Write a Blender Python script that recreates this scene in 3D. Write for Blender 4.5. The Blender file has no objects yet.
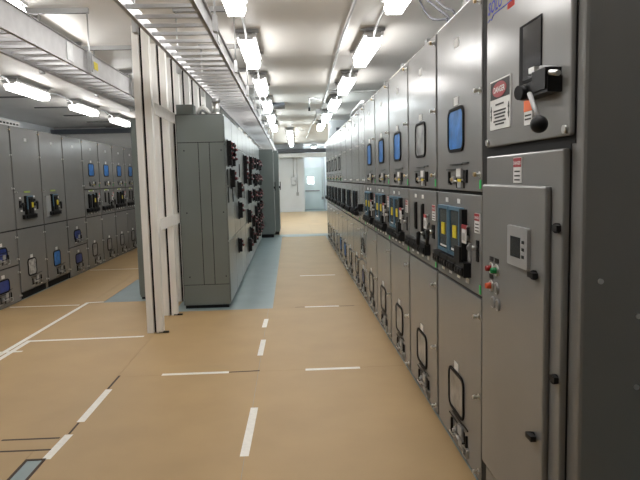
import bpy, bmesh, math, random
from mathutils import Vector, Matrix
random.seed(7)
S = bpy.context.scene
COL = S.collection
PI = math.pi

# ------------------------------------------------------------------ materials
def mat(name, c, rough=.5, metal=0., var=.06, scale=6., bump=0., bscale=60., spec=.5, emit=None, estr=0., coat=0., stretch=None):
    m = bpy.data.materials.new(name); m.use_nodes = True
    nt = m.node_tree; nd = nt.nodes; L = nt.links
    b = nd['Principled BSDF']
    tc = nd.new('ShaderNodeTexCoord')
    src = tc.outputs['Object']
    if stretch:
        mp = nd.new('ShaderNodeMapping'); mp.inputs['Scale'].default_value = stretch
        L.new(src, mp.inputs['Vector']); src = mp.outputs['Vector']
    n = nd.new('ShaderNodeTexNoise'); n.inputs['Scale'].default_value = scale; n.inputs['Detail'].default_value = 4
    L.new(src, n.inputs['Vector'])
    r = nd.new('ShaderNodeValToRGB')
    r.color_ramp.elements[0].position = .3; r.color_ramp.elements[1].position = .7
    r.color_ramp.elements[0].color = tuple(max(0, x*(1-var)) for x in c)+(1,)
    r.color_ramp.elements[1].color = tuple(min(1, x*(1+var)) for x in c)+(1,)
    L.new(n.outputs['Fac'], r.inputs['Fac']); L.new(r.outputs['Color'], b.inputs['Base Color'])
    b.inputs['Roughness'].default_value = rough; b.inputs['Metallic'].default_value = metal
    b.inputs['Specular IOR Level'].default_value = spec
    b.inputs['Coat Weight'].default_value = coat; b.inputs['Coat Roughness'].default_value = .08
    if bump:
        n2 = nd.new('ShaderNodeTexNoise'); n2.inputs['Scale'].default_value = bscale; n2.inputs['Detail'].default_value = 3
        L.new(src, n2.inputs['Vector'])
        bp = nd.new('ShaderNodeBump'); bp.inputs['Strength'].default_value = bump; bp.inputs['Distance'].default_value = .01
        L.new(n2.outputs['Fac'], bp.inputs['Height']); L.new(bp.outputs['Normal'], b.inputs['Normal'])
    if emit:
        b.inputs['Emission Color'].default_value = tuple(emit)+(1,); b.inputs['Emission Strength'].default_value = estr
    return m

M = {}
M['grey'] = mat('cabinet grey enamel', (.225,.222,.215), .27, .0, .03, 3, .10, 7, .75)
M['greyface'] = mat('grey door enamel', (.245,.244,.24), .2, .0, .03, 3, .10, 3.5, .45)
M['green'] = mat('grey green panel enamel', (.182,.208,.202), .28, 0, .04, 3, .06, 6, .6)
M['seam'] = mat('dark seam', (.018,.018,.018), .7, spec=.2)
M['black'] = mat('black plastic', (.010,.010,.011), .5, spec=.25)
M['gasket'] = mat('black rubber gasket', (.012,.012,.013), .7, spec=.15)
M['steel'] = mat('bright zinc steel', (.62,.62,.60), .3, .9, .1, 20)
M['brass'] = mat('brassy plated steel', (.55,.42,.24), .3, .9, .1, 20)
M['galv'] = mat('galvanised steel', (.62,.63,.64), .42, .75, .12, 12)
M['alu'] = mat('aluminium tray', (.50,.50,.51), .42, .5, .08, 10)
M['bluefilm'] = mat('blue protective film', (.045,.20,.56), .45, 0, .35, 9, .5, 12, spec=.3)
M['deepblue'] = mat('deep blue film', (.02,.055,.30), .3, 0, .3, 9, .4, 12)
M['relayblue'] = mat('steel blue relay frame', (.075,.17,.26), .4)
M['pane'] = mat('grey clear pane', (.30,.30,.30), .18, 0, .35, 7, .3, 14)
M['darkpane'] = mat('dark window pane', (.03,.031,.035), .08, 0, .2, 8, spec=.3)
M['glassdark'] = mat('dark relay glass', (.05,.06,.065), .15, 0, .4, 14)
M['crumple'] = mat('crumpled plastic bag', (.5,.5,.5), .25, 0, .5, 16, 1.0, 20)
M['white'] = mat('white label', (.75,.75,.74), .5)
M['ink'] = mat('black print', (.02,.02,.02), .6)
M['red'] = mat('red print', (.36,.02,.03), .45)
M['redgrip'] = mat('dark red handle', (.11,.008,.012), .35)
M['yellow'] = mat('yellow label', (.75,.62,.03), .5)
M['lime'] = mat('lime tag', (.38,.48,.10), .5)
M['greentag'] = mat('green sticker', (.03,.55,.12), .5)
M['orange'] = mat('orange label', (.85,.16,.03), .5)
M['redlens'] = mat('red lens', (.25,.01,.01), .15)
M['greenlens'] = mat('green lens', (.01,.28,.08), .15)
M['orangelens'] = mat('orange lens', (.75,.10,.03), .2)
M['logoblue'] = mat('blue logo print', (.03,.04,.34), .6, spec=.15)
M['logored'] = mat('red logo print', (.5,.04,.03), .6, spec=.15)
M['hmi'] = mat('silver bezel', (.42,.43,.44), .35, .2)
M['screen'] = mat('dark display', (.03,.032,.035), .12)
M['wood'] = mat('white painted timber', (.88,.87,.84), .5, 0, .05, 5, .12, 30, stretch=(6,6,.6))
M['board'] = mat('brown hardboard', (.45,.306,.15), .5, 0, .05, 2.2, .04, 90, .35)
M['tape'] = mat('white tape', (.86,.83,.76), .45, 0, .06, 30)
M['brown'] = mat('dark brown line', (.06,.035,.02), .7)
M['bluefloor'] = mat('blue grey floor paint', (.235,.305,.315), .32, 0, .08, 3)
M['ply'] = mat('plywood sheet', (.56,.40,.22), .45, 0, .16, 3, stretch=(.6,5,1))
M['ceil'] = mat('ceiling panel', (.74,.72,.69), .45, 0, .03, 2, spec=.5)
M['wall'] = mat('white wall panel', (.76,.79,.82), .5, 0, .03, 2)
M['doorp'] = mat('pale green door paint', (.72,.80,.79), .4, 0, .03, 2)
M['strut'] = mat('grey channel', (.36,.36,.36), .45, .3)
M['darkstrut'] = mat('dark channel slot', (.13,.13,.13), .5, .2)
M['duct'] = mat('pale duct', (.62,.62,.60), .35, .3)
M['dark'] = mat('dark tray', (.10,.11,.13), .5)
M['housing'] = mat('light housing', (.52,.52,.52), .4)
M['wire'] = mat('grey cable', (.05,.05,.06), .8, spec=.2)
M['lamp'] = mat('lit diffuser', (.9,.9,.9), .4, emit=(1,.98,.95), estr=9.)
M['lampfar'] = mat('lit diffuser cool', (.9,.9,.9), .4, emit=(.91,.99,1), estr=9.)
M['daylit'] = mat('daylit door window', (.9,.9,.9), .3, emit=(.95,1,1), estr=3.)

# ------------------------------------------------------------------ mesh builder
class MB:
    def __init__(s): s.v=[]; s.f=[]; s.m=[]; s.sm=[]; s.mats=[]
    def mi(s, k):
        if k not in s.mats: s.mats.append(k)
        return s.mats.index(k)
    def add(s, vs, fs, k, smooth=False):
        o=len(s.v); i=s.mi(k); s.v += [tuple(p) for p in vs]
        for f in fs: s.f.append(tuple(o+a for a in f)); s.m.append(i); s.sm.append(smooth)
        return s
    def box(s, x0,x1,y0,y1,z0,z1,k):
        vs=[(x0,y0,z0),(x1,y0,z0),(x1,y1,z0),(x0,y1,z0),(x0,y0,z1),(x1,y0,z1),(x1,y1,z1),(x0,y1,z1)]
        return s.add(vs,[(0,3,2,1),(4,5,6,7),(0,1,5,4),(1,2,6,5),(2,3,7,6),(3,0,4,7)],k)
    def prism(s, poly, y0, y1, k):           # polygon in XZ (counter-clockwise seen from -y) extruded in y
        n=len(poly); vs=[(x,y0,z) for x,z in poly]+[(x,y1,z) for x,z in poly]
        fs=[tuple(range(n)), tuple(range(2*n-1,n-1,-1))]+[((i+1)%n,i,n+i,n+(i+1)%n) for i in range(n)]
        return s.add(vs,fs,k)
    @staticmethod
    def rrpoly(cx,cz,w,h,r,n=5):
        out=[]
        for (sx,sz,a0) in ((1,-1,-PI/2),(1,1,0),(-1,1,PI/2),(-1,-1,PI)):
            for i in range(n+1):
                a=a0+PI/2*i/n; out.append((cx+sx*(w/2-r)+r*math.cos(a), cz+sz*(h/2-r)+r*math.sin(a)))
        return out
    def rr(s,cx,cz,w,h,r,y0,y1,k): return s.prism(s.rrpoly(cx,cz,w,h,r),y0,y1,k)
    def ring(s,cx,cz,w,h,r,t,y0,y1,k):
        A=s.rrpoly(cx,cz,w,h,r); B=s.rrpoly(cx,cz,w-2*t,h-2*t,max(r-t,.004)); n=len(A)
        vs=[(x,y0,z) for x,z in A]+[(x,y0,z) for x,z in B]+[(x,y1,z) for x,z in A]+[(x,y1,z) for x,z in B]
        fs=[]
        for i in range(n):
            j=(i+1)%n
            fs += [(i,j,n+j,n+i),(2*n+j,2*n+i,3*n+i,3*n+j),(j,i,2*n+i,2*n+j),(n+i,n+j,3*n+j,3*n+i)]
        return s.add(vs,fs,k)
    def cyl(s,p0,p1,r0,k,r1=None,n=12):
        p0=Vector(p0); p1=Vector(p1); r1=r0 if r1 is None else r1
        d=(p1-p0).normalized(); a=d.orthogonal().normalized(); b=d.cross(a)
        vs=[]
        for p,r in ((p0,r0),(p1,r1)):
            for i in range(n):
                t=2*PI*i/n; vs.append(p+a*(r*math.cos(t))+b*(r*math.sin(t)))
        s.add(vs,[(i,(i+1)%n,n+(i+1)%n,n+i) for i in range(n)],k,True)
        o=len(s.v)-2*n; i=s.mi(k)
        s.f += [tuple(o+q for q in range(n-1,-1,-1)), tuple(o+n+q for q in range(n))]; s.m += [i,i]; s.sm += [False,False]
        return s
    def ball(s,c,r,k,nu=14,nv=9):
        c=Vector(c); vs=[c+Vector((0,0,r))]
        for j in range(1,nv):
            t=PI*j/nv
            for i in range(nu): vs.append(c+Vector((r*math.sin(t)*math.cos(2*PI*i/nu), r*math.sin(t)*math.sin(2*PI*i/nu), r*math.cos(t))))
        vs.append(c-Vector((0,0,r))); e=len(vs)-1; fs=[]
        for i in range(nu):
            j=(i+1)%nu; fs.append((0,1+i,1+j)); b=1+(nv-2)*nu; fs.append((b+j,b+i,e))
            for q in range(nv-2): fs.append((1+q*nu+i,1+(q+1)*nu+i,1+(q+1)*nu+j,1+q*nu+j))
        return s.add(vs,fs,k,True)
    def tube(s,pts,r,k,n=8):
        P=[Vector(p) for p in pts]; vs=[]; a=None
        for i,p in enumerate(P):
            d=(P[min(i+1,len(P)-1)]-P[max(i-1,0)]).normalized()
            a = d.orthogonal().normalized() if a is None else (a-d*a.dot(d)).normalized()
            b=d.cross(a)
            for q in range(n): t=2*PI*q/n; vs.append(p+a*(r*math.cos(t))+b*(r*math.sin(t)))
        fs=[(i*n+q,i*n+(q+1)%n,(i+1)*n+(q+1)%n,(i+1)*n+q) for i in range(len(P)-1) for q in range(n)]
        fs += [tuple(range(n-1,-1,-1)), tuple((len(P)-1)*n+q for q in range(n))]
        return s.add(vs,fs,k,True)
    def text(s,t,x,z,size,y,k,align='CENTER',slant=0.):
        c=bpy.data.curves.new('t','FONT'); c.body=t; c.size=size; c.align_x=align; c.resolution_u=2; c.offset=size*.025; c.shear=slant
        o=bpy.data.objects.new('t',c); COL.objects.link(o)
        dg=bpy.context.evaluated_depsgraph_get(); dg.update()
        me=o.evaluated_get(dg).to_mesh()
        vs=[(x+p.co.x,y,z+p.co.y) for p in me.vertices]; fs=[tuple(p.vertices) for p in me.polygons]
        o.evaluated_get(dg).to_mesh_clear()
        bpy.data.objects.remove(o); bpy.data.curves.remove(c)
        return s.add(vs,fs,k)
    def mesh(s,name):
        me=bpy.data.meshes.new(name); me.from_pydata(s.v,[],s.f)
        for k in s.mats: me.materials.append(M[k])
        me.polygons.foreach_set('material_index', s.m); me.polygons.foreach_set('use_smooth', s.sm)
        me.update(); return me
    def build(s,name,parent=None,bevel=0.,loc=None,me=None):
        o=bpy.data.objects.new(name, me or s.mesh(name)); COL.objects.link(o)
        if parent: o.parent=parent
        if loc: o.location=loc
        if bevel:
            b=o.modifiers.new('bevel','BEVEL'); b.width=bevel; b.segments=2; b.limit_method='ANGLE'
        return o
def inst(name, me, parent=None, loc=(0,0,0)):
    o=bpy.data.objects.new(name, me); COL.objects.link(o); o.location=loc
    if parent: o.parent=parent
    return o
def thing(name,label,cat,loc=(0,0,0),rz=0.,group=None):
    o=bpy.data.objects.new(name,None); COL.objects.link(o); o.location=loc; o.rotation_euler=(0,0,rz); o.empty_display_size=.1
    return tag(o,label,cat,group)
def tag(o,label,cat,group=None):
    o['label']=label; o['category']=cat
    if group: o['group']=group
    return o
def struct(o): o['kind']='structure'; return o
ORD=['first','second','third','fourth','fifth','sixth','seventh','eighth','ninth','tenth','eleventh','twelfth','thirteenth','fourteenth','fifteenth','sixteenth','seventeenth','eighteenth']

# ------------------------------------------------------------------ setting
CZ=3.16
YP=17.0            # partition between the switch room and the far room
def slab(name,x0,x1,y0,y1,z0,z1,k): return struct(MB().box(x0,x1,y0,y1,z0,z1,k).build(name))
slab('floor',-6.6,2.8,-4,31,-.1,0,'bluefloor')
slab('ceiling',-6.6,2.8,-4,31,CZ,CZ+.1,'ceil')
slab('wall_left',-6.7,-6.6,-4,31,0,CZ,'wall')
slab('wall_right',2.8,2.9,-4,31,0,CZ,'wall')
slab('wall_front',-6.6,2.8,-4.1,-4,0,CZ,'ceil')
slab('wall_back',-6.6,.67,28.5,28.6,0,CZ,'wall')
slab('wall_alcove_side',.57,.67,28.6,30.5,0,CZ,'wall')
slab('wall_alcove_back',.67,1.75,30.5,30.6,0,CZ,'wall')
slab('wall_alcove_right',1.75,1.85,28.6,30.5,0,CZ,'wall')
slab('wall_back_right',1.75,2.8,28.5,28.6,0,CZ,'wall')
slab('wall_partition_left',-6.6,-1.75,17.6,17.7,0,CZ,'ceil')
slab('wall_partition_right',1.12,2.8,YP,YP+.1,0,CZ,'wall')
slab('trim_1',-6.6,-1.75,17.35,17.6,2.98,3.10,'dark')
slab('trim_2',-.95,1.12,YP-.45,YP+.1,0.0,.004,'bluefloor')
for i,y in enumerate((5.55,8.0,10.45,12.9,15.35)):
    slab('trim_%d'%(i+3),-6.6,2.8,y-.005,y+.005,CZ-.0012,CZ,'ceil')
# baseboard of the far room
slab('baseboard_back',-3.,.67,28.47,28.5,0,.10,'wall')

# door in the alcove
d=struct(MB().box(.74,1.50,30.455,30.495,.02,2.04,'doorp').build('door_1',bevel=.004))
MB().box(.69,.74,30.44,30.5,0,2.09,'doorp').box(1.50,1.70,30.44,30.5,0,2.09,'doorp').box(.74,1.50,30.44,30.5,2.04,2.09,'doorp').build('door_frame',d)
MB().rr(1.04,1.45,.30,.34,.02,30.445,30.454,'daylit').build('door_window',d)
MB().box(.76,1.48,30.40,30.454,.90,.96,'strut').build('push_bar',d)
MB().box(.75,1.49,30.448,30.454,.06,.86,'doorp').build('lower_panel',d)

# ------------------------------------------------------------------ floor covering
def sheet(x0,x1,y0,y1,label,k='board',g='hardboard sheets laid over the floor'):
    e=.0012
    tag(MB().box(x0+e,x1-e,y0+e,y1-e,.0,.003,k).build('floor_sheet'),label,'floor sheet',g)
RC=[-2.4,.04,2.48,4.92,7.36,9.77,12.2,14.62,16.4]
where=['behind the camera','just below the frame','nearest in view','second in view','third in view','fourth in view','fifth in view','farthest']
for i in range(8):
    sheet(-.31 if i<4 else -.26,.93,RC[i],RC[i+1],'brown hardboard sheet in the lane along the right-hand cabinets, '+where[i])
for i in range(4):
    sheet(-1.47,-.31,RC[i],RC[i+1],'brown hardboard sheet in the lane left of the centre seam, '+where[i])
for i,(y0,y1) in enumerate(((-2.4,.04),(.04,3.2),(3.75,6.19),(6.19,8.1))):
    w=('behind the camera','below the slot','before the tape corner','beyond the tape corner')[i]
    sheet(-2.73,-1.47,y0,y1,'brown hardboard sheet in the lane in front of the white posts, '+w)
sheet(-2.73,-1.87,3.2,3.75,'small brown hardboard piece left of the floor slot')
sheet(-1.87,-1.59,3.2,3.575,'narrow brown hardboard strip directly beside the floor slot')
sheet(-1.87,-1.47,3.59,3.75,'narrow brown hardboard strip beyond the floor slot')
for i,(y0,y1) in enumerate(((.9,3.34),(3.34,5.78),(5.78,7.98),(7.98,10.42),(10.42,12.86),(12.86,15.3),(15.3,17.3))):
    x1=-2.73 if y0<7.9 else (-2.73)
    sheet(-3.76,x1,y0,y1,'brown hardboard sheet in the aisle along the left-hand cabinets, '+('outside the frame at left','at the left frame edge','at the tape corner','first beyond the tape','second beyond the tape','third beyond the tape','farthest')[i])
for i,(y0,y1) in enumerate(((9.95,12.4),(12.4,14.9),(14.9,17.3))):
    sheet(-2.73,-2.12,y0,y1,'brown hardboard strip beyond the blue floor patch, '+('nearest','middle','farthest')[i])
sheet(-2.73,-2.55,8.1,9.95,'narrow brown hardboard strip left of the blue floor patch')
for i in range(5):
    for j in range(2):
        sheet(-1.6+j*2.2,.6+j*2.2 if j==0 else 2.7,17.12+i*2.27,17.12+(i+1)*2.27,'pale plywood sheet on the far room floor, %s row, %s'%(ORD[i],('left half','right half')[j]),'ply','plywood sheets in the far room')

sheet(-1.59,-1.47,3.463,3.575,'small brown hardboard piece closing the far end of the floor slot')
# dark gaps and frame of the slot
tag(MB().box(-1.59,-1.575,3.1,3.46,.0,.004,'brown').box(-1.487,-1.472,3.1,3.46,.0,.004,'brown').box(-1.59,-1.472,3.446,3.462,.0,.004,'brown').build('slot_frame'),
    'dark frame around the blue-grey floor slot at bottom left','frame')
def strip(x0,y0,x1,y1,w,k,name,label,cat,g,z=.0032):
    a=Vector((x0,y0,0)); b=Vector((x1,y1,0)); d=(b-a).normalized(); n=Vector((-d.y,d.x,0))*w/2
    vs=[a-n,b-n,b+n,a+n]; t=.0006
    P=[v+Vector((0,0,z)) for v in vs]+[v+Vector((0,0,z+t)) for v in vs]
    tag(MB().add(P,[(3,2,1,0),(4,5,6,7),(0,1,5,4),(1,2,6,5),(2,3,7,6),(3,0,4,7)],k).build(name),label,cat,g)
G='white tape strips on the floor sheets'
TP=[(-.312,3.37,-.296,4.115,.052,'white tape strip on the centre seam nearest the camera'),
(-.318,5.37,-.31,5.91,.05,'short white tape strip on the centre seam, second from the camera'),
(-.325,6.41,-.315,6.80,.05,'small white tape strip on the centre seam, third from the camera'),
(-1.108,4.93,-.555,4.925,.05,'white tape strip across the lane left of the centre seam'),
(.083,4.912,.54,4.908,.05,'white tape strip across the right lane, nearest the camera'),
(.14,7.37,.56,7.36,.045,'white tape strip across the right lane, second from the camera'),
(.118,9.776,.69,9.76,.045,'white tape strip across the right lane, third from the camera'),
(-2.73,5.1,-2.72,6.17,.05,'white tape along the left aisle ending at the near tape corner'),
(-2.745,6.19,-1.56,6.215,.05,'long white tape running from the tape corner to the white post'),
(-2.80,5.25,-2.755,8.09,.05,'long white tape running down the left aisle, beyond the corner'),
(-2.78,8.11,-2.55,8.14,.045,'short white tape reaching the blue floor patch'),
(-3.72,7.99,-2.82,7.98,.045,'white tape across the left aisle floor'),
(-2.86,5.80,-2.62,5.81,.045,'short white tape stub at left frame edge'),
(-1.455,3.99,-1.45,4.62,.052,'white tape strip in front of the white posts, farther of two'),
(-1.47,3.45,-1.458,3.79,.052,'white tape strip beside the floor slot, nearer of two'),
(-3.72,11.2,-2.2,11.2,.04,'white tape across the far left aisle, farther one')]
for a in TP: strip(*a[:5],'tape','floor_tape',a[5],'tape',G,.0034 if a[5].startswith('long') else (.0042 if 'stub' in a[5] else .0032))
G='dark marks on the floor sheets'
for a in [(-.555,4.925,-.30,4.935,.022,'dark brown line continuing the tape across the left lane'),
(-1.462,4.63,-1.46,4.95,.018,'thin dark line leading on from the tape in front of posts'),
(-1.462,3.80,-1.462,3.98,.014,'thin dark line between the two tapes in front of posts'),
(-1.86,3.748,-1.5,3.745,.02,'dark line across the floor beyond the slot, farther'),
(-1.872,3.1,-1.872,3.56,.03,'dark line along the floor at the bottom left frame corner'),
(-1.85,3.582,-1.49,3.578,.02,'dark line across the floor beyond the slot, nearer'),
(.57,7.355,.75,7.352,.016,'dark line right of the second tape in right lane'),
(.02,7.373,.13,7.371,.012,'dark line left of the second tape in right lane')]:
    strip(*a[:5],'brown','floor_mark',a[5],'mark',G)

# ------------------------------------------------------------------ reusable cabinet bits (shared meshes, local frame: x right, y into the wall, z up)
def m_bolt(k):
    b=MB(); b.cyl((0,0,0),(0,-.02,0),.007,'steel'); b.cyl((0,-.02,0),(0,-.032,0),.012,k,.010); b.cyl((0,-.004,0),(0,0,0),.015,'steel'); return b.mesh('latch_bolt')
BOLT_S=m_bolt('steel'); BOLT_B=m_bolt('brass')
def m_mech(yel=True):
    b=MB(); D='strut'
    b.box(-.19,.02,-.012,-.006,.062,.069,'black'); b.box(-.12,.09,-.012,-.006,.094,.101,'black'); b.box(.10,.19,-.012,-.006,.100,.107,'black')
    b.box(-.15,-.138,-.014,0,-.03,.05,'black'); b.box(-.15,-.11,-.014,0,-.035,-.026,'black')
    b.cyl((-.07,0,0),(-.07,-.012,0),.024,D); b.cyl((-.07,-.012,0),(-.07,-.022,0),.012,'brass' if yel else 'hmi'); b.cyl((-.05,-.014,-.01),(.03,-.014,-.012),.006,'steel')
    b.box(-.005,.078,-.011,-.002,.012,.072,D); b.box(.0,.07,-.0125,-.0105,.02,.068,'white' if yel else 'hmi')
    b.box(.02,.032,-.012,0,-.05,.012,D)
    b.box(-.02,-.012,-.006,0,-.055 if yel else -.06,.01,'seam'); b.box(.10,.108,-.006,0,-.055 if yel else -.06,.06,'seam'); b.box(.15,.16,-.012,0,-.02,.06,'black')
    b.box(.08,.15,-.012,-.004,-.018,-.008,'black')
    if yel: b.box(.02,.08,-.013,0,-.052,.004,'hmi'); b.box(.02,.08,-.0136,-.008,-.015,.004,'yellow')
    else: b.box(.005,.085,-.012,0,-.045,-.0,D); b.ring(.14,-.035,.08,.06,.015,.008,-.014,0,'steel'); b.box(-.19,-.10,-.012,0,-.055,-.047,'steel')
    return b.mesh('racking_latch')
MECH=m_mech(); MECHB=m_mech(False)
def m_small_sign():
    b=MB().box(-.042,.042,-.004,0,-.07,.03,'white').box(-.04,.04,-.005,-.003,-.008,.028,'red')
    for z in (-.025,-.042,-.058): b.box(-.028,.028,-.005,-.003,z-.003,z+.003,'ink')
    b.text('DANGER',0,.002,.019,-.0056,'white'); return b.mesh('danger_label')
SIGN=m_small_sign()
def m_tag():
    b=MB().box(-.035,.035,-.03,-.024,-.075,.02,'white').box(-.035,.035,-.031,-.024,.0,.022,'red').cyl((0,0,.012),(0,-.024,.012),.006,'steel')
    b.cyl((-.005,0,-.05),(-.005,-.022,-.05),.014,'steel').box(-.02,.02,-.032,-.03,-.06,-.02,'hmi'); return b.mesh('red_tag')
TAG=m_tag()
def m_grip():                        # pistol-grip switch handle
    b=MB().box(-.04,.04,-.006,0,-.05,.05,'gasket').cyl((0,0,0),(0,-.04,0),.014,'steel').cyl((0,-.035,0),(0,-.05,0),.022,'black')
    b.cyl((-.04,-.045,.0),(.02,-.045,0),.015,'black').cyl((0,-.045,0),(-.005,-.047,-.09),.017,'black',.013).ball((-.005,-.047,-.09),.014,'black',8,6)
    return b.mesh('pistol_grip_switch')
GRIP=m_grip()
LEVER=MB().box(-.02,.02,-.006,0,-.06,.06,'gasket').cyl((0,0,.02),(0,-.045,.02),.011,'steel').cyl((-.004,-.045,.02),(.004,-.045,.02),.02,'steel').box(-.012,.012,-.052,-.040,-.055,.045,'strut').mesh('lever_handle')
def m_plate(w=.06,h=.032): return MB().box(-w/2,w/2,-.003,0,-h/2,h/2,'white').mesh('name_plate')
PLATE=m_plate(); PLATE_V=m_plate(.085,.045); PLATE_S=m_plate(.055,.026)
GREENT=MB().box(-.012,.012,-.003,0,-.022,.022,'greentag').mesh('green_sticker')
LIMET=MB().box(-.10,.10,-.004,0,-.012,.012,'lime').mesh('lime_strip')
def m_relay():
    b=MB().box(-.115,.115,-.018,0,-.135,.135,'black')
    b.ring(0,0,.235,.275,.006,.020,-.028,-.003,'relayblue')
    b.box(-.095,.095,-.022,-.016,-.114,.114,'glassdark'); b.box(-.035,.035,-.0265,-.021,-.035,.035,'yellow')
    b.box(-.07,.07,-.024,-.020,-.109,-.098,'white'); return b.mesh('protection_relay')
RELAY=m_relay()
def m_relay_n():                     # narrow far ones, dark with a pale blue edge
    b=MB().box(-.07,.07,-.016,0,-.13,.13,'black').box(-.075,-.06,-.018,-.002,-.13,.13,'relayblue')
    b.box(-.045,.045,-.019,-.014,-.10,.10,'gasket'); return b.mesh('protection_relay')
RELAY_N=m_relay_n()
RELAY_D=MB().box(-.06,.06,-.03,0,-.13,.13,'black').box(-.035,.035,-.034,-.028,-.11,.11,'gasket').box(-.05,.05,-.031,-.02,.115,.13,'relayblue').mesh('protection_relay')
RELAY_Y=MB().box(-.06,.06,-.03,0,-.13,.13,'black').box(-.035,.035,-.034,-.028,-.11,.11,'gasket').box(-.035,.035,-.036,-.03,-.03,.05,'yellow').box(-.05,.05,-.031,-.02,.115,.13,'relayblue').mesh('protection_relay')
SLIT=MB().box(-.028,.028,-.014,0,-.1,.1,'black').box(-.018,.018,-.016,-.013,-.09,.09,'gasket').mesh('test_switch')
def m_term():
    b=MB()
    for i in range(4):
        x=-.34+i*.17
        b.box(x-.08,x+.08,-.04,0,-.03,.045,'black'); b.box(x-.07,x+.07,-.048,-.038,-.02,.02,'gasket')
        for q in range(3): b.cyl((x-.05+.05*q,-.048,0),(x-.05+.05*q,-.052,0),.012,'black',n=8)
    return b.mesh('test_block_row')
TERM=m_term()
def window(parent,cx,cz,w,h,k,r=.055,name='window'):
    f=MB().ring(cx,cz,w,h,r,.017,-.009,0,'gasket').rr(cx,cz,w-.028,h-.028,max(r-.012,.01),-.004,0,k)
    return f.build(name,parent)

def make_cab(y, lab, side, w, up, mid, low, H=2.48, z1=1.5, z2=.98, base=0., X=None, grp=None, depth=1.5):
    rz = -PI/2 if side=='R' else PI/2
    t=thing('switchgear_cabinet',lab,'cabinet',(X,y,0),rz,grp)
    h=w/2; g=.021 if y<8 or side=='L' else .016
    MB().box(-h+.001,h-.001,.035,depth,.0,H,'grey').build('body',t)
    b=MB()                                # dark recess behind the doors
    b.box(-h+.001,h-.001,.018,.035,base,H-.001,'seam').build('door_gap',t)
    if side=='R': MB().box(.0,.07,.03,.09,H,H+.045,'strut').build('lifting_bracket',t)
    if base: MB().box(-h+.07,h-.03,.030,.036,.004,base-.012,'seam').build('kick_recess',t)
    def dr(name,z0,za): return MB().box(-h+g,h-g,0,.022,z0+.008,za-.008,'greyface').build(name,t,bevel=.004)
    zu = z2 if mid in('none','paper') else z1
    u=dr('upper_door',zu,H)
    lb=MB().box(-.042,.042,-.003,0,H-.19,H-.145,'white').build('name_plate',u)
    inst('latch_bolt',BOLT_B,u,(h-.05,0,H-.06)); inst('latch_bolt',BOLT_S,u,(h-.05,0,2.0)); 
    if up in('bluefilm','pane','darkpane'):
        window(u,-.01*w,1.843,.35*w,.245,up); inst('name_plate',PLATE_V,u,(-.01,0,2.0))
        inst('racking_latch',MECH,u,(.03,0,1.568)).scale=(1.15,1,.85)
        inst('latch_bolt',BOLT_B,u,(h-.05,0,1.594)); inst('green_sticker',GREENT,u,(h-.035,0,1.545))
    if up=='plain':
        inst('latch_bolt',BOLT_S,u,(h-.05,0,1.55))
    if up=='device':
        inst('latch_bolt',BOLT_S,u,(-h+.03,-.0,1.50)); inst('lime_strip',LIMET,u,(-.06,0,1.495))
        q=MB().box(-.17,.04,-.04,0,1.17,1.44,'black').box(-.17,-.145,-.043,-.03,1.25,1.43,'relayblue').box(-.17,.04,-.043,-.03,1.425,1.44,'relayblue').box(-.11,-.01,-.05,-.03,1.20,1.40,'gasket').box(-.05,.015,-.053,-.04,1.27,1.345,'yellow')
        q.build('protection_relay',u)
        q=MB().box(-.26,.17,-.035,0,1.115,1.175,'black').box(-.20,.12,-.045,-.03,1.13,1.165,'gasket'); q.build('test_block_row',u)
        for gx,gz in ((-.30,1.33),(.16,1.34)) if mid!='paper' else ((.14,1.30),): 
            inst('pistol_grip_switch',GRIP,u,(gx,0,gz)); inst('name_plate',PLATE_S,u,(gx,0,gz+.085))
        for gx in (-.28,.17):
            if mid!='paper' or gx>0: inst('name_plate',PLATE_S,u,(gx,0,1.235))
        if mid=='paper': MB().box(-.36,-.19,-.012,0,1.10,1.42,'hmi').build('document_plate',u)
    if mid not in('none','paper'):
        m=dr('relay_panel',z2,z1)
        if mid=='relays':
            for x in (-.215,.035): inst('protection_relay',RELAY if side=='R' else (RELAY_D if x<0 else RELAY_Y),m,(x,0,1.278 if side=='R' else 1.262)); inst('name_plate',PLATE_S,m,(x+.01,0,1.448))
            MB().box(.153,.20,-.03,0,1.14,1.41,'black').build('relay_side_cover',m)
            MB().box(.09,.195,-.042,-.02,1.12,1.21,'black').build('switch_block',m)
        if mid=='narrow':
            for x in (-.22,.06): inst('protection_relay',RELAY_N,m,(x,0,1.26))
        if mid=='slits':
            inst('test_switch',SLIT,m,(-.175,0,1.30)); s=inst('test_switch',SLIT,m,(.06,0,1.285)); s.scale=(1,1,1.12)
            inst('name_plate',PLATE_S,m,(-.19,0,1.445)); inst('name_plate',PLATE_S,m,(.05,0,1.445))
            inst('pistol_grip_switch',GRIP,m,(.10,0,1.19)).scale=(.8,1,.8)
        if mid=='lever': MB().box(-.05,.02,-.06,0,1.14,1.24,'black').cyl((0,-.06,1.2),(0,-.1,1.15),.02,'black').build('small_lever',m)
        if mid in('relays','slits'):
            inst('red_tag',TAG,m,(.235,0,1.31)); inst('danger_label',SIGN,m,(h-.08,0,1.37)); (inst('lever_handle',LEVER,m,(.385,0,1.21)) if mid=='relays' else inst('pistol_grip_switch',GRIP,m,(.365,0,1.225))).scale=(.9,.9,.9)
        if mid!='lever':
            inst('test_block_row',TERM,m,(.02,0,1.085) if w>.8 else (-.02,0,1.07))
            for i in range(4): inst('name_plate',PLATE_S,m,(-.30+.17*i,0,1.03))
        if side=='R': inst('green_sticker',GREENT,m,(h-.035,0,1.02))
        if side=='L': inst('lime_strip',LIMET,m,(-.1,0,1.455))
    def bolts(d_,zs):
        for z in zs: inst('latch_bolt',BOLT_S,d_,(h-.055,0,z))
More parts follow.
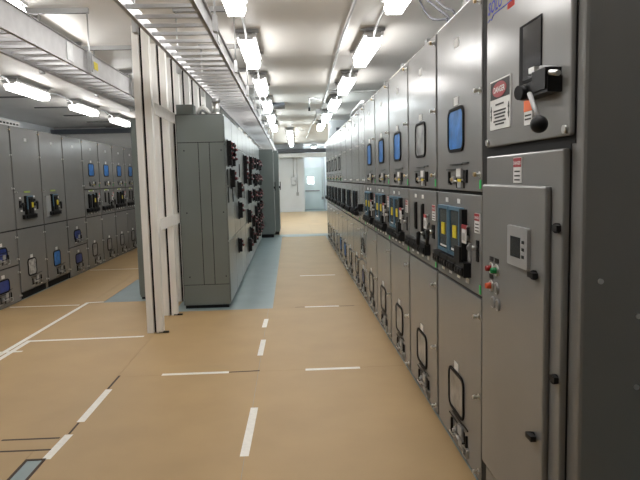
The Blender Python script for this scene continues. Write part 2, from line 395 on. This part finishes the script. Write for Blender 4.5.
    if low=='split_blue' or low=='split_mix':
        zs=.505
        for n,(za,zb,k) in enumerate(((base,zs,'deepblue'),(zs,z2,'deepblue' if low=='split_blue' else 'pane'))):
            q=dr('lower_door',za,zb); c=.285 if n==0 else .70
            window(q,-.03,c,.32*w/.92,.18,k,.06); inst('racking_latch',MECHB,q,(.0,0,za+.115)); inst('name_plate',PLATE_V,q,(-.03,0,c+.125)); bolts(q,(za+.08,zb-.1))
    else:
        q=dr('lower_door',base,z2)
        cz=.333 if side=='R' or z1<1.49 and base==0 else .42
        window(q,-.01*w if side=='R' else -.07,cz,.345*w if side=='R' else .29,.25,low); inst('name_plate',PLATE_V,q,(-.01 if side=='R' else -.07,0,cz+.155))
        inst('racking_latch',MECHB,q,(.05,0,base+.10)); bolts(q,(.06+base,.46,.88))
    return t

XR=.934; XL=-3.76
GR='grey switchgear cabinets of the right-hand row'
ys=[2.9,3.82,4.74,5.66,6.58,7.5,8.15]+[8.15+.92*i for i in range(1,9)]
spec=[('bluefilm','relays','pane'),('pane','slits','pane'),('bluefilm','relays','pane'),('bluefilm','relays','pane'),('bluefilm','relays','pane'),('plain','lever','split_mix'),
('plain','narrow','pane'),('plain','narrow','pane'),('plain','narrow','bluefilm'),('darkpane','narrow','bluefilm'),('darkpane','narrow','pane'),('darkpane','narrow','pane'),('darkpane','narrow','pane'),('darkpane','narrow','pane')]
def rlab(i,u,m,l):
    a='%s cabinet from the camera in the right-hand row, '%ORD[i+1]
    return a+{'bluefilm':'blue upper window and two blue-framed relays','pane':'grey upper window and black slot switches','plain':('narrow, with two small lower doors' if m=='lever' else 'plain shiny upper door'),'darkpane':'dark upper window'}[u]
for i,(u,m,l) in enumerate(spec):
    make_cab((ys[i]+ys[i+1])/2, rlab(i,u,m,l), 'R', ys[i+1]-ys[i], u,m,l, X=XR, grp=GR)
# left row
GL='grey switchgear cabinets of the left-hand row'
lspec=[('plain','none','split_blue'),('device','none','crumple'),('device','paper','bluefilm'),('plain','none','split_blue'),('bluefilm','relays','pane'),('bluefilm','slits','pane'),('bluefilm','relays','pane'),('bluefilm','slits','pane'),('bluefilm','relays','pane')]
llab=['plain upper door cut by the left frame edge','relay between two grips, crumpled plastic in lower window','relay beside a pale plate, blue lower window','plain upper door over two blue-windowed doors',
 'first with blue upper window','second with blue upper window','third with blue upper window','fourth with blue upper window, beside the white post','farthest, behind the white post']
for i,(u,m,l) in enumerate(lspec):
    z1,z2 = (1.477,.96) if i>3 else (1.477,.985)
    make_cab(8.45+.94*(i-1)+.47, 'grey left-row switchgear cabinet, '+llab[i],'L',.94,u,m,l,H=2.4,z1=z1,z2=z2,base=.10 if i in(1,2) else 0.,X=XL,grp=GL)

# ------------------------------------------------------------------ nearest cabinet of the right row
t=thing('control_cabinet','nearest grey control cabinet with black ball lever, danger signs and push buttons','cabinet',(XR,2.397,0),-PI/2)
L=lambda Y: 2.397-Y
h=.5025
MB().box(-h,h,.0,1.7,0,2.48,'grey').build('body',t,bevel=.012)
MB().box(-h+.005,.453,-.003,.002,1.69,2.46,'seam').box(-h+.005,.425,-.003,.002,.02,1.69,'seam').build('door_gap',t)
u=MB().box(L(2.7829),L(1.9431),-.022,-.0035,1.715,2.46,'greyface').build('upper_door',t,bevel=.008)
def LD(Y,d): return 2.397-Y*(XR-d)/XR
def ZD(z,d): return 1.6+(z-1.6)*(XR-d)/XR
MB().box(LD(2.44,.024),LD(2.228,.024),-.0255,-.02,1.935,2.158,'gasket').box(LD(2.405,.026),LD(2.234,.026),-.027,-.0255,1.948,2.148,'darkpane').build('window',u)
N=2.397
b=MB().box(N-2.248,N-2.004,-.072,-.022,1.864,1.915,'black').box(N-2.121,N-2.012,-.078,-.022,1.875,1.945,'black').cyl((N-2.2,-.06,1.887),(N-2.19,-.10,1.885),.026,'black')
b.cyl((N-2.085,-.10,1.868),(N-1.985,-.11,1.775),.0085,'strut'); b.ball((N-1.978,-.11,1.755),.029,'black',18,12)
b.cyl((N-2.165,-.06,1.957),(N-1.95,-.06,1.915),.009,'steel'); b.cyl((N-2.06,-.02,1.945),(N-2.06,-.075,1.945),.013,'strut'); b.box(N-2.16,N-2.11,-.075,-.05,1.945,1.965,'steel')
b.build('ball_lever',u)
sg=MB().box(L(2.7165),L(2.4685),-.027,-.02,1.788,2.0,'white').box(L(2.7096),L(2.4753),-.0285,-.02,1.918,1.993,'ink')
el=[(L(2.5925)+.085*math.cos(a),1.955+.033*math.sin(a)) for a in [2*PI*i/24 for i in range(24)]]
sg.prism(el,-.0300,-.022,'red'); sg.text('DANGER',L(2.5925),1.944,.034,-.0306,'white')
for i,(z,wd) in enumerate(((1.893,.10),(1.866,.15),(1.852,.14),(1.838,.12),(1.822,.15),(1.809,.11))): sg.box(L(2.5925)-wd/2,L(2.5925)+wd/2,-.0285,-.026,z-.0035,z+.0035,'ink')
for x in (L(2.6999),L(2.4851)): sg.box(x-.004,x+.004,-.0285,-.026,1.83,1.885,'ink'); sg.prism([(x-.009,1.85),(x+.009,1.85),(x,1.825)],-.0287,-.026,'ink'); sg.prism([(x-.009,1.868),(x,1.893),(x+.009,1.868)][::-1],-.0287,-.026,'ink')
sg.build('danger_sign',u)
MB().box(L(2.3191),L(2.2409),-.027,-.02,1.778,1.87,'white').box(L(2.3191),L(2.2409),-.0285,-.02,1.828,1.87,'orange').box(L(2.3093),L(2.2507),-.0285,-.026,1.81,1.816,'ink').box(L(2.3093),L(2.2507),-.0285,-.026,1.796,1.802,'ink').build('orange_label',u)
lg=MB(); lg.text('SOLU',L(2.7633),2.300,.072,-.0226,'logoblue','LEFT',.2); lg.text('T',L(2.5388),2.300,.072,-.0226,'logored','LEFT',.2)
lg.prism([(L(2.6950),2.286),(L(2.3630),2.286),(L(2.3630),2.291),(L(2.6950),2.291)],-.0226,-.022,'logoblue'); lg.tube([(L(2.7633),-.0226,2.272),(L(2.7340),-.0226,2.279),(L(2.7145),-.0226,2.271),(L(2.6901),-.0226,2.286)],.002,'logoblue')
lg.prism([(L(2.5192),2.262),(L(2.4411),2.262),(L(2.4411),2.287),(L(2.5192),2.287)],-.0226,-.022,'logored')
lg.build('logo',u)
for Y,z in ((2.02,1.737),(2.02,2.43),(2.82,1.737),(2.82,2.43)): MB().cyl((L(Y*0.9764),-.02,z),(L(Y*0.9764),-.032,z),.014,'steel').build('screw',u)
c=MB().box(L(2.7536),LD(2.035,.03),-.03,-.0035,.04,1.675,'greyface').build('lower_cover',t,bevel=.008)
inst('danger_label',SIGN,c,(L(2.3665),-.03,1.628))
q=MB().box(L(2.7392),LD(2.178,.055),-.055,-.0305,.23,1.549,'greyface').build('inner_door',t,bevel=.008)
dz=-.019
MB().rr(LD(2.45,.066),1.294+.02,.205,.155,.008,-.068,-.053,'hmi').box(LD(2.525,.068),LD(2.415,.068),-.0695,-.06,1.272,1.352,'screen').box(LD(2.40,.068),LD(2.375,.068),-.0695,-.06,1.275,1.287,'screen').box(LD(2.40,.068),LD(2.375,.068),-.0695,-.06,1.303,1.315,'screen').box(LD(2.40,.068),LD(2.375,.068),-.0695,-.06,1.331,1.343,'screen').build('display',q)
def button(Y,z,k,r=.020):
    x=LD(Y,.075); z=ZD(z,.075)
    b=MB().cyl((x,-.054,z),(x,-.061,z),r+.006,'steel' if k else 'strut')
    if k: b.cyl((x,-.061,z),(x,-.082,z),r*.75,k,r*.6); b.rr(x,z+.042,.045,.02,.004,-.058,-.054,'black')
    else: b.cyl((x,-.061,z),(x,-.063,z),r,'grey')
    b.build('push_button',q)
button(2.83,1.145,'redlens'); button(2.755,1.145,'greenlens'); button(2.83,1.06,'orangelens'); button(2.755,1.06,None); button(2.80,.985,None); button(2.735,.985,None)
for Y,z in ((2.285,1.2),(2.285,.545)): MB().cyl((LD(Y,.065),-.054,ZD(z,.065)),(LD(Y,.068),-.066,ZD(z,.068)),.018,'black').box(LD(Y,.075)-.035,LD(Y,.075)+.016,-.082,-.062,ZD(z,.07)-.009,ZD(z,.07)+.010,'black').build('quarter_turn_latch',q)
for Y,z in ((2.085,1.4),(2.085,.85)): MB().cyl((LD(Y,.04),-.03,ZD(z,.04)),(LD(Y,.042),-.043,ZD(z,.042)),.018,'black').box(LD(Y,.05)-.02,LD(Y,.05)+.018,-.056,-.040,ZD(z,.05)-.010,ZD(z,.05)+.010,'black').build('quarter_turn_latch',c)
for x,z in ((.035,1.24),(.035,2.2),(.165,1.12),(.165,.88),(.165,.2)): MB().cyl((h,.03+x,z),(h+.006,.03+x,z),.009,'steel').build('screw',t)

# ------------------------------------------------------------------ relay panel line-up in the middle
XPN=-.78; PY0=7.52; PW=.92
def m_ctl():
    b=MB().box(-.045,.045,-.012,0,-.11,.11,'black').box(-.03,.03,-.055,-.01,-.095,.095,'black').cyl((0,-.05,0),(0,-.07,0),.022,'black').box(-.04,.04,-.035,-.01,.03,.05,'black'); return b.mesh('control_switch')
CTL=m_ctl()
CTLH=MB().cyl((-.07,-.074,0),(.07,-.074,0),.012,'redgrip').cyl((0,-.06,0),(0,-.085,0),.016,'redgrip').ball((-.07,-.074,0),.014,'redgrip',8,6).ball((.07,-.074,0),.014,'redgrip',8,6).cyl((0,-.057,.04),(0,-.062,.075),.012,'redgrip').mesh('red_handle')
NSL=MB().box(-.018,.018,-.010,0,-.10,.10,'black').mesh('slot_switch')
secs=[]
names=['its plain end facing the camera','second from the camera','third from the camera','fourth from the camera','fifth from the camera','sixth from the camera','seventh from the camera','eighth from the camera','farthest']
for i in range(9):
    s=thing('relay_panel','grey-green relay panel section in the middle line-up, '+names[i],'control panel',(XPN,PY0+PW*(i+.5),0),PI/2,'relay panel sections in the middle line-up')
    MB().box(-PW/2+.001,PW/2-.001,.012,.59,.04,2.4,'green').build('body',s,bevel=.006)
    MB().box(-PW/2+.01,PW/2-.01,.03,.57,0,.04,'black').build('plinth',s)
    for za,zb in ((.06,.83),(.85,2.04),(2.06,2.37)): MB().box(-PW/2+.012,PW/2-.012,0,.014,za,zb,'green').build('front_plate',s,bevel=.003)
    secs.append(s)
e=secs[0]
MB().box(-PW/2-.0022,-PW/2+.001,.012,.58,.05,2.395,'seam').build('end_joint',e)
MB().box(-PW/2-.004,-PW/2+.001,.014,.578,2.062,2.39,'green').build('end_plate',e)
for a,b_ in ((.014,.188),(.196,.323),(.331,.578)): MB().box(-PW/2-.004,-PW/2+.001,a,b_,.303,2.054,'green').build('end_plate',e)
MB().box(-PW/2-.004,-PW/2+.001,.014,.578,.05,.296,'green').build('end_plate',e)
for x,z in ((.05,1.96),(.5,1.96),(.05,1.2),(.5,1.2),(.05,.4),(.5,.4)): MB().cyl((-PW/2-.004,x,z),(-PW/2-.010,x,z),.008,'seam').build('screw',e)
def put(Y,z,kind):
    i=min(8,max(0,int((Y-PY0)/PW))); s=secs[i]; x=Y-(PY0+PW*(i+.5)); x=max(-.38,min(.38,x))
    if kind=='T': inst('slot_switch',NSL,s,(x,-.002,z)); return
    c=inst('control_switch',CTL,s,(x,-.002,z)); inst('red_handle',CTLH,c,(0,0,0)); 
    if kind=='B': c.scale=(1.5,1.1,1.2)
for Y,z,k in [(7.75,1.99,'S'),(8.25,1.99,'S'),(7.75,1.87,'S'),(8.25,1.87,'S'),(7.62,1.63,'T'),(8.05,1.61,'B'),(9.08,1.44,'B'),(7.64,1.41,'T'),(8.23,1.40,'T'),(9.08,1.14,'B'),(9.40,1.73,'T'),
 (10.40,1.88,'B'),(10.40,1.70,'S'),(11.9,1.93,'S'),(12.2,1.90,'B'),(11.75,1.80,'S'),(10.3,1.62,'S'),(11.5,1.60,'B'),(13.8,1.60,'B'),(10.2,1.38,'T'),(11.25,1.27,'B'),(12.65,1.27,'B'),(11.0,.93,'B'),(12.2,.76,'B'),
 (8.85,.64,'S'),(11.45,.57,'B'),(10.9,.42,'B'),(12.35,.41,'B'),(12.9,1.6,'S'),(13.1,.56,'S')]: put(Y,z,k)
for Y in (13.2,14.2,14.6,15.1,15.5):
    for z in (1.95,1.58,1.22,.92,.64,.40): put(Y+.1*(z>1),z+random.uniform(-.03,.03),'B')
# things on top of the line-up
tag(MB().box(-1.36,-1.15,7.56,7.75,2.401,2.52,'green').build('junction_box',bevel=.005),'small grey-green box on top of relay panels beside the posts','box')
tag(MB().cyl((-.89,7.68,2.401),(-.89,7.68,2.55),.045,'steel').cyl((-.89,7.68,2.55),(-.89,7.68,2.60),.052,'strut').cyl((-.89,7.68,2.401),(-.89,7.68,2.42),.055,'steel').build('conduit_stub'),'steel conduit stub standing on the near relay panel','conduit')
tag(MB().tube([(-1.11,7.62,2.425),(-1.08,7.60,2.47),(-1.04,7.62,2.50),(-1.0,7.66,2.46),(-.97,7.7,2.425)],.022,'wood').tube([(-1.12,7.72,2.42),(-1.06,7.70,2.46),(-1.0,7.74,2.42)],.018,'hmi').build('wrapped_cable'),'pale wrapped cable loop lying on the near relay panel','cable')
# tall enclosures at the far end
for lab,x0,x1,y0,y1 in (('tall grey-green enclosure at the far end of the relay panels, nearer',-1.3,-.45,16.4,17.05),('tall grey-green enclosure at the far end, projecting into the doorway gap',-1.3,-.32,17.15,17.9)):
    t=thing('enclosure',lab,'cabinet',((x0+x1)/2,(y0+y1)/2,0),0,'tall enclosures at the far end'); a=(x1-x0)/2; b_=(y1-y0)/2
    MB().box(-a,a,-b_,b_,.09,2.38,'green').build('body',t,bevel=.01); MB().box(-a+.02,a-.03,-b_+.02,b_-.02,0,.09,'black').build('plinth',t)
    MB().box(a-.002,a+.012,-b_+.05,b_-.05,.15,2.3,'green').cyl((a+.01,-b_+.09,1.35),(a+.05,-b_+.09,1.35),.03,'black').box(a+.03,a+.055,-b_+.06,-b_+.12,1.27,1.5,'black').build('door',t)
# back-to-back panels behind the posts
for i in range(8):
    y=8.25+.98*i
    t=thing('rear_panel','grey-green rear panel facing the left aisle behind the white posts, %s'%(ORD[i]+' from the camera'),'control panel',(-2.1,y+.49,0),-PI/2,'rear panel sections facing the left aisle')
    MB().box(-.489,.489,.012,.5,.03,2.44,'green').build('body',t,bevel=.006); MB().box(-.48,.48,.03,.48,0,.03,'black').build('plinth',t)
    MB().box(-.475,.475,0,.014,.06,2.4,'green').build('door',t,bevel=.003)

# ------------------------------------------------------------------ white timber posts
for k in range(6):
    y=6.33+.82*k
    t=thing('timber_post','white double-board post, '+('nearest the camera','second from the camera','third, half hidden behind the near panels','fourth, seen above the relay panels','fifth, seen above the relay panels','sixth, seen above the relay panels')[k],'post',(-1.468,y,0),0,'white posts beside the relay panels')
    MB().box(-.083,-.015,0,.09,.0035 if y<8.1 else 0,CZ,'wood').build('board',t,bevel=.003)
    MB().box(.012,.083,0,.09,.0035 if y<8.1 else 0,CZ,'wood').build('board',t,bevel=.003)
    MB().box(-.0145,.0115,.045,.085,.0035,CZ-.01,'gasket').build('spacer',t)
    if k<2: MB().box(.04,.14,.0,.03,.0035,.02,'black').build('foot_bracket',t)
for z0,z1,l in ((1.08,1.205,'white timber crossbeam between the posts at waist height'),(2.29,2.415,'white timber crossbeam between the posts just under the tray')):
    tag(MB().box(-1.384,-1.374,6.43,7.64,z0,z1,'wood').build('crossbeam',bevel=.002),l,'beam','white crossbeams between the posts')

# ------------------------------------------------------------------ cable trays
def tray(x0,x1,y0,n,z0,zh,lab,pitch,k,grp):
    t=thing('cable_tray',lab,'cable tray',((x0+x1)/2,y0,z0),0,grp); a=(x1-x0)/2; Ls=n*pitch
    for s in (-1,1):
        x=s*a
        MB().box(x-.004,x+.004,0.004,Ls-.004,0,zh,k).box(min(x,x-s*.022),max(x,x-s*.022),.004,Ls-.004,0,.004,k).box(min(x,x+s*.022),max(x,x+s*.022),.004,Ls-.004,zh-.004,zh,k).build('side_rail',t)
    r=MB().box(-a+.004,a-.004,-.013,.013,.02,.042,k).mesh('rung')
    for i in range(n): inst('rung',r,t,(0,pitch*(i+.5),0))
    for s in (-1,1): MB().box(s*a+(.004 if s>0 else -.010),s*a+(.010 if s>0 else -.004),Ls-.14,Ls-.004,.02,zh-.02,'galv').build('splice_plate',t)
    return t
for i in range(7):
    tray(-.94,-.51,1.1+3.68*i,16,2.6,.10,'ladder cable tray section above the relay panels, %s from the camera'%ORD[i],.23,'alu','tray sections above the relay panels')
for i in range(4):
    t=tray(-2.165,-1.81,1.9+3.45*i,15,2.6,.185,'deep ladder cable tray section over the left aisle, %s from the camera'%ORD[i],.23,'alu','tray sections over the left aisle')
    if i==1:
        MB().box(.186,.189,.55,.66,.06,.13,'yellow').build('yellow_label',t)
def hanger(y,xa,xb,s0,s1,lab,g,zb):
    zc=.15 if xa<-1.5 else .07
    t=thing('tray_hanger',lab,'hanger',((s0+s1)/2,y,CZ),0,g); c=(s0+s1)/2
    MB().box(s0-c,s1-c,-.02,.02,-.045,0,'strut').box(s0-c+.01,s1-c-.01,-.008,.008,-.0455,-.044,'seam').build('strut',t)
    for x in (xa,xb):
        MB().cyl((x-c,0,-.04),(x-c,0,zb-CZ-.03),.007,'galv',n=8).build('rod',t)
        MB().box(x-c-.014,x-c+.014,-.035,-.027,zb-CZ-.02,zb-CZ+zc,'galv').box(x-c-.014,x-c+.014,.027,.035,zb-CZ-.02,zb-CZ+zc,'galv').box(x-c-.014,x-c+.014,-.035,.035,zb-CZ+zc,zb-CZ+zc+.008,'galv').box(x-c-.014,x-c+.014,-.035,.035,zb-CZ-.028,zb-CZ-.02,'galv').build('clamp',t)
for i in range(6): hanger((3.88 if i==0 else 4.15+1.55*i),-2.205,-1.775,-2.42,-1.76,'grey ceiling strut with rods carrying the left tray, %s from the camera'%ORD[i],'hangers of the left tray',2.62)
for i in range(10): hanger(4.15+1.55*i,-.985,-.463,-1.01,-.445,'grey ceiling strut with rods carrying the middle tray, %s from the camera'%ORD[i],'hangers of the middle tray',2.60)
# slotted white tray standing on the left cabinets
b=MB().box(-3.86,-3.855,7.55,9.02,2.402,2.49,'white').box(-4.05,-4.045,7.55,9.02,2.402,2.49,'white').box(-4.05,-3.855,7.55,9.02,2.402,2.406,'white')
for i in range(14): b.box(-3.8551,-3.853,7.60+.1*i,7.665+.1*i,2.435,2.46,'seam')
tag(b.build('wire_tray'),'short white slotted tray on top of the left-hand cabinets','cable tray')

# ------------------------------------------------------------------ luminaires
HM=MB().box(-.102,.102,-.635,.635,.082,.112,'housing').box(-.075,.075,-.635,-.622,.060,.085,'housing').box(-.075,.075,.622,.635,.060,.085,'housing').mesh('housing')
def m_diff(k,L2=.62):
    p=[(-.064,.082),(-.086,.035),(-.064,-.022),(.064,-.022),(.086,.035),(.064,.082)]; n=len(p)
    vs=[(x,-L2,z) for x,z in p]+[(x,L2,z) for x,z in p]
    return MB().add(vs,[tuple(range(n)),tuple(range(2*n-1,n-1,-1))]+[((i+1)%n,i,n+i,n+(i+1)%n) for i in range(n)],k).mesh('diffuser')
DM=m_diff('lamp'); DF=m_diff('lampfar')
EC=MB()
for x in (-.068,-.035,0,.035,.068): EC.box(x-.004,x+.004,-.630,-.57,-.024,-.018,'housing').box(x-.004,x+.004,-.630,-.6199,-.02,.064,'housing')
EC=EC.mesh('end_cap')
BR=MB().box(-.13,.13,-.02,.02,.145,.175,'strut').box(-.088,-.076,-.015,.015,.06,.147,'strut').box(.076,.088,-.015,.015,.06,.147,'strut').mesh('mounting_strut')
def lamp(x,y,lab,g,far=False):
    t=thing('fluorescent_light',lab,'light',(x,y,CZ-.178),0,g)
    inst('housing',HM,t); inst('diffuser',DF if far else DM,t); inst('end_cap',EC,t)
    inst('mounting_strut',BR,t,(0,-.56,0)); inst('mounting_strut',BR,t,(0,.56,0))
LY=[2.1,4.65,7.12,9.68,12.22,14.75,17.4]
nm=['outside the frame overhead','nearest in view','second in view','third in view','fourth in view','fifth in view','farthest']
for i,y in enumerate(LY):
    lamp(.925,y,'fluorescent ceiling light in the line above the right-hand cabinets, '+nm[i],'lights above the right-hand cabinets',i>3)
    lamp(-.41,y,'fluorescent ceiling light in the line right of the middle tray, '+nm[i],'lights beside the middle tray',i>3)
for i,y in enumerate((4.65,6.475,9.575,12.7)): lamp(-2.22 if i==0 else -2.40,y,'fluorescent ceiling light in the line above the left tray, '+('nearest, cut by the frame corner','second, behind the tray','third','fourth','fifth')[i],'lights above the left tray')
for i,y in enumerate(LY[2:6]): lamp(-3.97,y,'fluorescent ceiling light in the line along the left-hand cabinets, '+('at the left frame edge','second from left','third from left, by the post','fourth, behind the post')[i],'lights along the left-hand cabinets')
for i in range(3):
    lamp(2.0,19.6+2.6*i,'added unseen ceiling light brightening the far room, right side, %s'%ORD[i],'added unseen lights of the far room',True)  # added lamp, hidden by the right row, to brighten the far back wall
    lamp(1.2,29.4,'added unseen ceiling light brightening the alcove and far door','added unseen lights of the far room',True) if i==0 else None  # added lamp, hidden behind the duct, to light the alcove and door
    lamp(-1.7,19.6+2.6*i,'added unseen ceiling light brightening the far room, left side, %s'%ORD[i],'added unseen lights of the far room',True)  # matching added lamp, hidden by panels and tray, for the far room
for i in range(6): lamp(.04+.015*i,19.6+1.33*i,'fluorescent light in the continuous far-room strip, %s from the camera'%ORD[i],'lights of the far-room strip',True)
lamp(-2.22,2.1,'added ceiling light above the left tray, outside the frame, brightening the posts','lights above the left tray')  # unseen lamp added out of frame to brighten the white posts
def conduit(pts,r,lab,k='galv',cat='conduit',g=None,name='conduit'): tag(MB().tube(pts,r,k).build(name),lab,cat,g)
for x,nmx in ((.925,'right-hand'),(-.41,'middle')):
    for i in range(6):
        y0=LY[i]+.636; y1=LY[i+1]-.641
        conduit([(x,y0,CZ-.10),(x,y0+.08,CZ-.06),(x,(y0+y1)/2,CZ-.02),(x,y1-.08,CZ-.06),(x,y1,CZ-.10)],.013,'short grey conduit linking %s line lights, %s gap from the camera'%(nmx,ORD[i]),'galv','conduit','conduits between ceiling lights')
for i in range(3):
    y0=LY[2+i]+.636; y1=LY[3+i]-.641
    conduit([(-3.97,y0,CZ-.10),(-3.97,y0+.08,CZ-.06),(-3.97,(y0+y1)/2,CZ-.02),(-3.97,y1-.08,CZ-.06),(-3.97,y1,CZ-.10)],.015,'short grey conduit linking left cabinet-line lights, %s gap'%ORD[i],'galv','conduit','conduits between ceiling lights')
conduit([(.60,1.2,CZ-.017),(.63,7,CZ-.017),(.68,9.6,CZ-.017),(.76,13.2,CZ-.017),(.77,14.2,CZ-.017)],.016,'long grey conduit running along the ceiling left of right lights')
conduit([(.72,10.93,CZ-.05),(2.79,10.98,CZ-.05)],.02,'grey conduit crossing the ceiling toward the right wall')
tag(MB().box(.66,.88,14.2,14.5,CZ-.10,CZ,'galv').build('ceiling_box',bevel=.004),'grey junction box on the ceiling at the conduit end','box')
conduit([(.72,14.55,CZ-.018),(.70,18,CZ-.018),(.70,24,CZ-.018)],.016,'far grey conduit continuing from the ceiling junction box')
t=thing('drop_sensor','thin black-tipped rod dropping from the far ceiling','sensor',(.42,12.0,CZ))
MB().tube([(.26,.3,-.02),(.06,.05,-.02),(0,0,-.03),(0,0,-.2)],.012,'galv').build('rod',t); MB().cyl((0,0,-.2),(0,0,-.27),.022,'black').build('tip',t)
tag(MB().box(-.30,-.06,12.75,13.4,CZ-.06,CZ,'dark').build('ceiling_vent',bevel=.004),'dark rectangular vent box on the ceiling near the middle lights','vent')
for i in range(6):
    y=9.6+1.6*i
    tag(MB().box(-5.15,-4.5,y-.03,y+.03,CZ-.02,CZ,'darkstrut').build('ceiling_channel'),'dark short channel on the ceiling over the left cabinets, %s from the camera'%ORD[i],'channel','dark channels on the left ceiling')
# cables dropping from the ceiling on to the right row
G='grey cables dropping onto the right-hand cabinets'
for lab,p in (('lowest looping grey cable hanging above the right-hand cabinets',[(1.15,5.35,3.15),(1.15,5.27,3.07),(1.15,5.118,2.954),(1.15,4.95,2.86),(1.15,4.805,2.799),(1.15,4.586,2.74),(1.15,4.40,2.70),(1.16,4.34,2.62),(1.2,4.3,2.49)]),
 ('middle grey cable hanging above the right-hand cabinets',[(1.15,5.3,3.15),(1.15,5.0,3.0),(1.15,4.868,2.94),(1.15,4.645,2.835),(1.15,4.357,2.706),(1.17,4.30,2.62),(1.22,4.26,2.49)]),
 ('uppermost grey cable hanging above the right-hand cabinets',[(1.15,5.0,3.15),(1.15,4.80,2.98),(1.15,4.706,2.917),(1.15,4.439,2.786),(1.15,4.226,2.709),(1.17,4.15,2.62),(1.22,4.10,2.49)])):
    conduit(p,.008,lab,'wire','cable',G,'cable')
a=[(1.0+.0*i,10.6-.75*math.sin(PI/2*i/6)*.9,2.5+.22*(1-math.cos(PI/2*i/6)) ) for i in range(7)]
conduit([(1.12,10.75,2.515),(1.12,10.72,2.6),(1.12,10.6,2.68),(1.12,10.4,2.70),(1.12,9.2,2.70),(1.12,8.9,2.66),(1.12,8.8,2.515)],.03,'bright bent conduit arching over the far right-hand cabinets','galv')
tag(MB().box(1.33,1.49,YP-.03,YP-.001,2.83,2.96,'dark').build('wall_vent',bevel=.003),'small dark vent high on the far partition wall','vent')
# back of the far room
tag(MB().box(-1.2,2.6,28.1,28.49,2.53,2.72,'duct').build('air_duct',bevel=.01),'pale horizontal duct across the far back wall','duct')
tag(MB().box(-1.2,2.6,28.0,28.45,2.75,2.92,'dark').build('far_tray',bevel=.004),'dark cable trough above the far wall duct','cable tray')
t=thing('electrical_box','grey electrical box with conduits on the far white wall','box',(.18,28.5,1.26))
MB().box(-.11,.11,-.13,-.002,0,.38,'hmi').build('body',t,bevel=.006); MB().box(-.09,.09,-.14,-.13,.03,.35,'galv').box(.05,.07,-.155,-.14,.15,.22,'black').build('door',t)
MB().cyl((.0,-.05,.38),(.0,-.05,1.27),.018,'galv').build('conduit',t)
t=thing('wall_switch','small switch box under a thin conduit on far wall','switch',(.345,28.5,.76))
MB().box(-.06,.06,-.07,-.002,0,.16,'hmi').build('body',t,bevel=.004); MB().cyl((0,-.03,.16),(0,-.03,1.77),.015,'galv').build('conduit',t)
t=thing('wall_switch','small switch box right of the far door','switch',(1.62,30.44,.48))
MB().box(-.05,.05,-.07,-.002,0,.14,'strut').build('body',t,bevel=.004); MB().cyl((0,-.03,.14),(0,-.03,2.6),.014,'galv').build('conduit',t)

# ------------------------------------------------------------------ world, camera, view
w=bpy.data.worlds.new('World'); S.world=w; w.use_nodes=True
w.node_tree.nodes['Background'].inputs[0].default_value=(.5,.55,.6,1); w.node_tree.nodes['Background'].inputs[1].default_value=.2
cam=bpy.data.cameras.new('Camera'); co=bpy.data.objects.new('Camera',cam); COL.objects.link(co); S.camera=co
cam.sensor_fit='HORIZONTAL'; cam.sensor_width=36; cam.lens=604.1/640*36; cam.clip_start=.05; cam.clip_end=100
yaw,pitch,roll=[math.radians(a) for a in (2.696,5.938,-1.438)]
f=Vector((math.sin(yaw)*math.cos(pitch),math.cos(yaw)*math.cos(pitch),-math.sin(pitch)))
r0=Vector((math.cos(yaw),-math.sin(yaw),0)); u0=r0.cross(f)
r=r0*math.cos(roll)+u0*math.sin(roll); u=-r0*math.sin(roll)+u0*math.cos(roll)
mw=Matrix((r,u,-f)).transposed().to_4x4(); mw.translation=(0,0,1.6); co.matrix_world=mw
S.view_settings.view_transform='Standard'; S.view_settings.look='None'; S.view_settings.gamma=1; S.view_settings.use_curve_mapping=False
S.view_settings.exposure=0.87
S.cycles.max_bounces=8; S.cycles.diffuse_bounces=5; S.cycles.sample_clamp_indirect=6
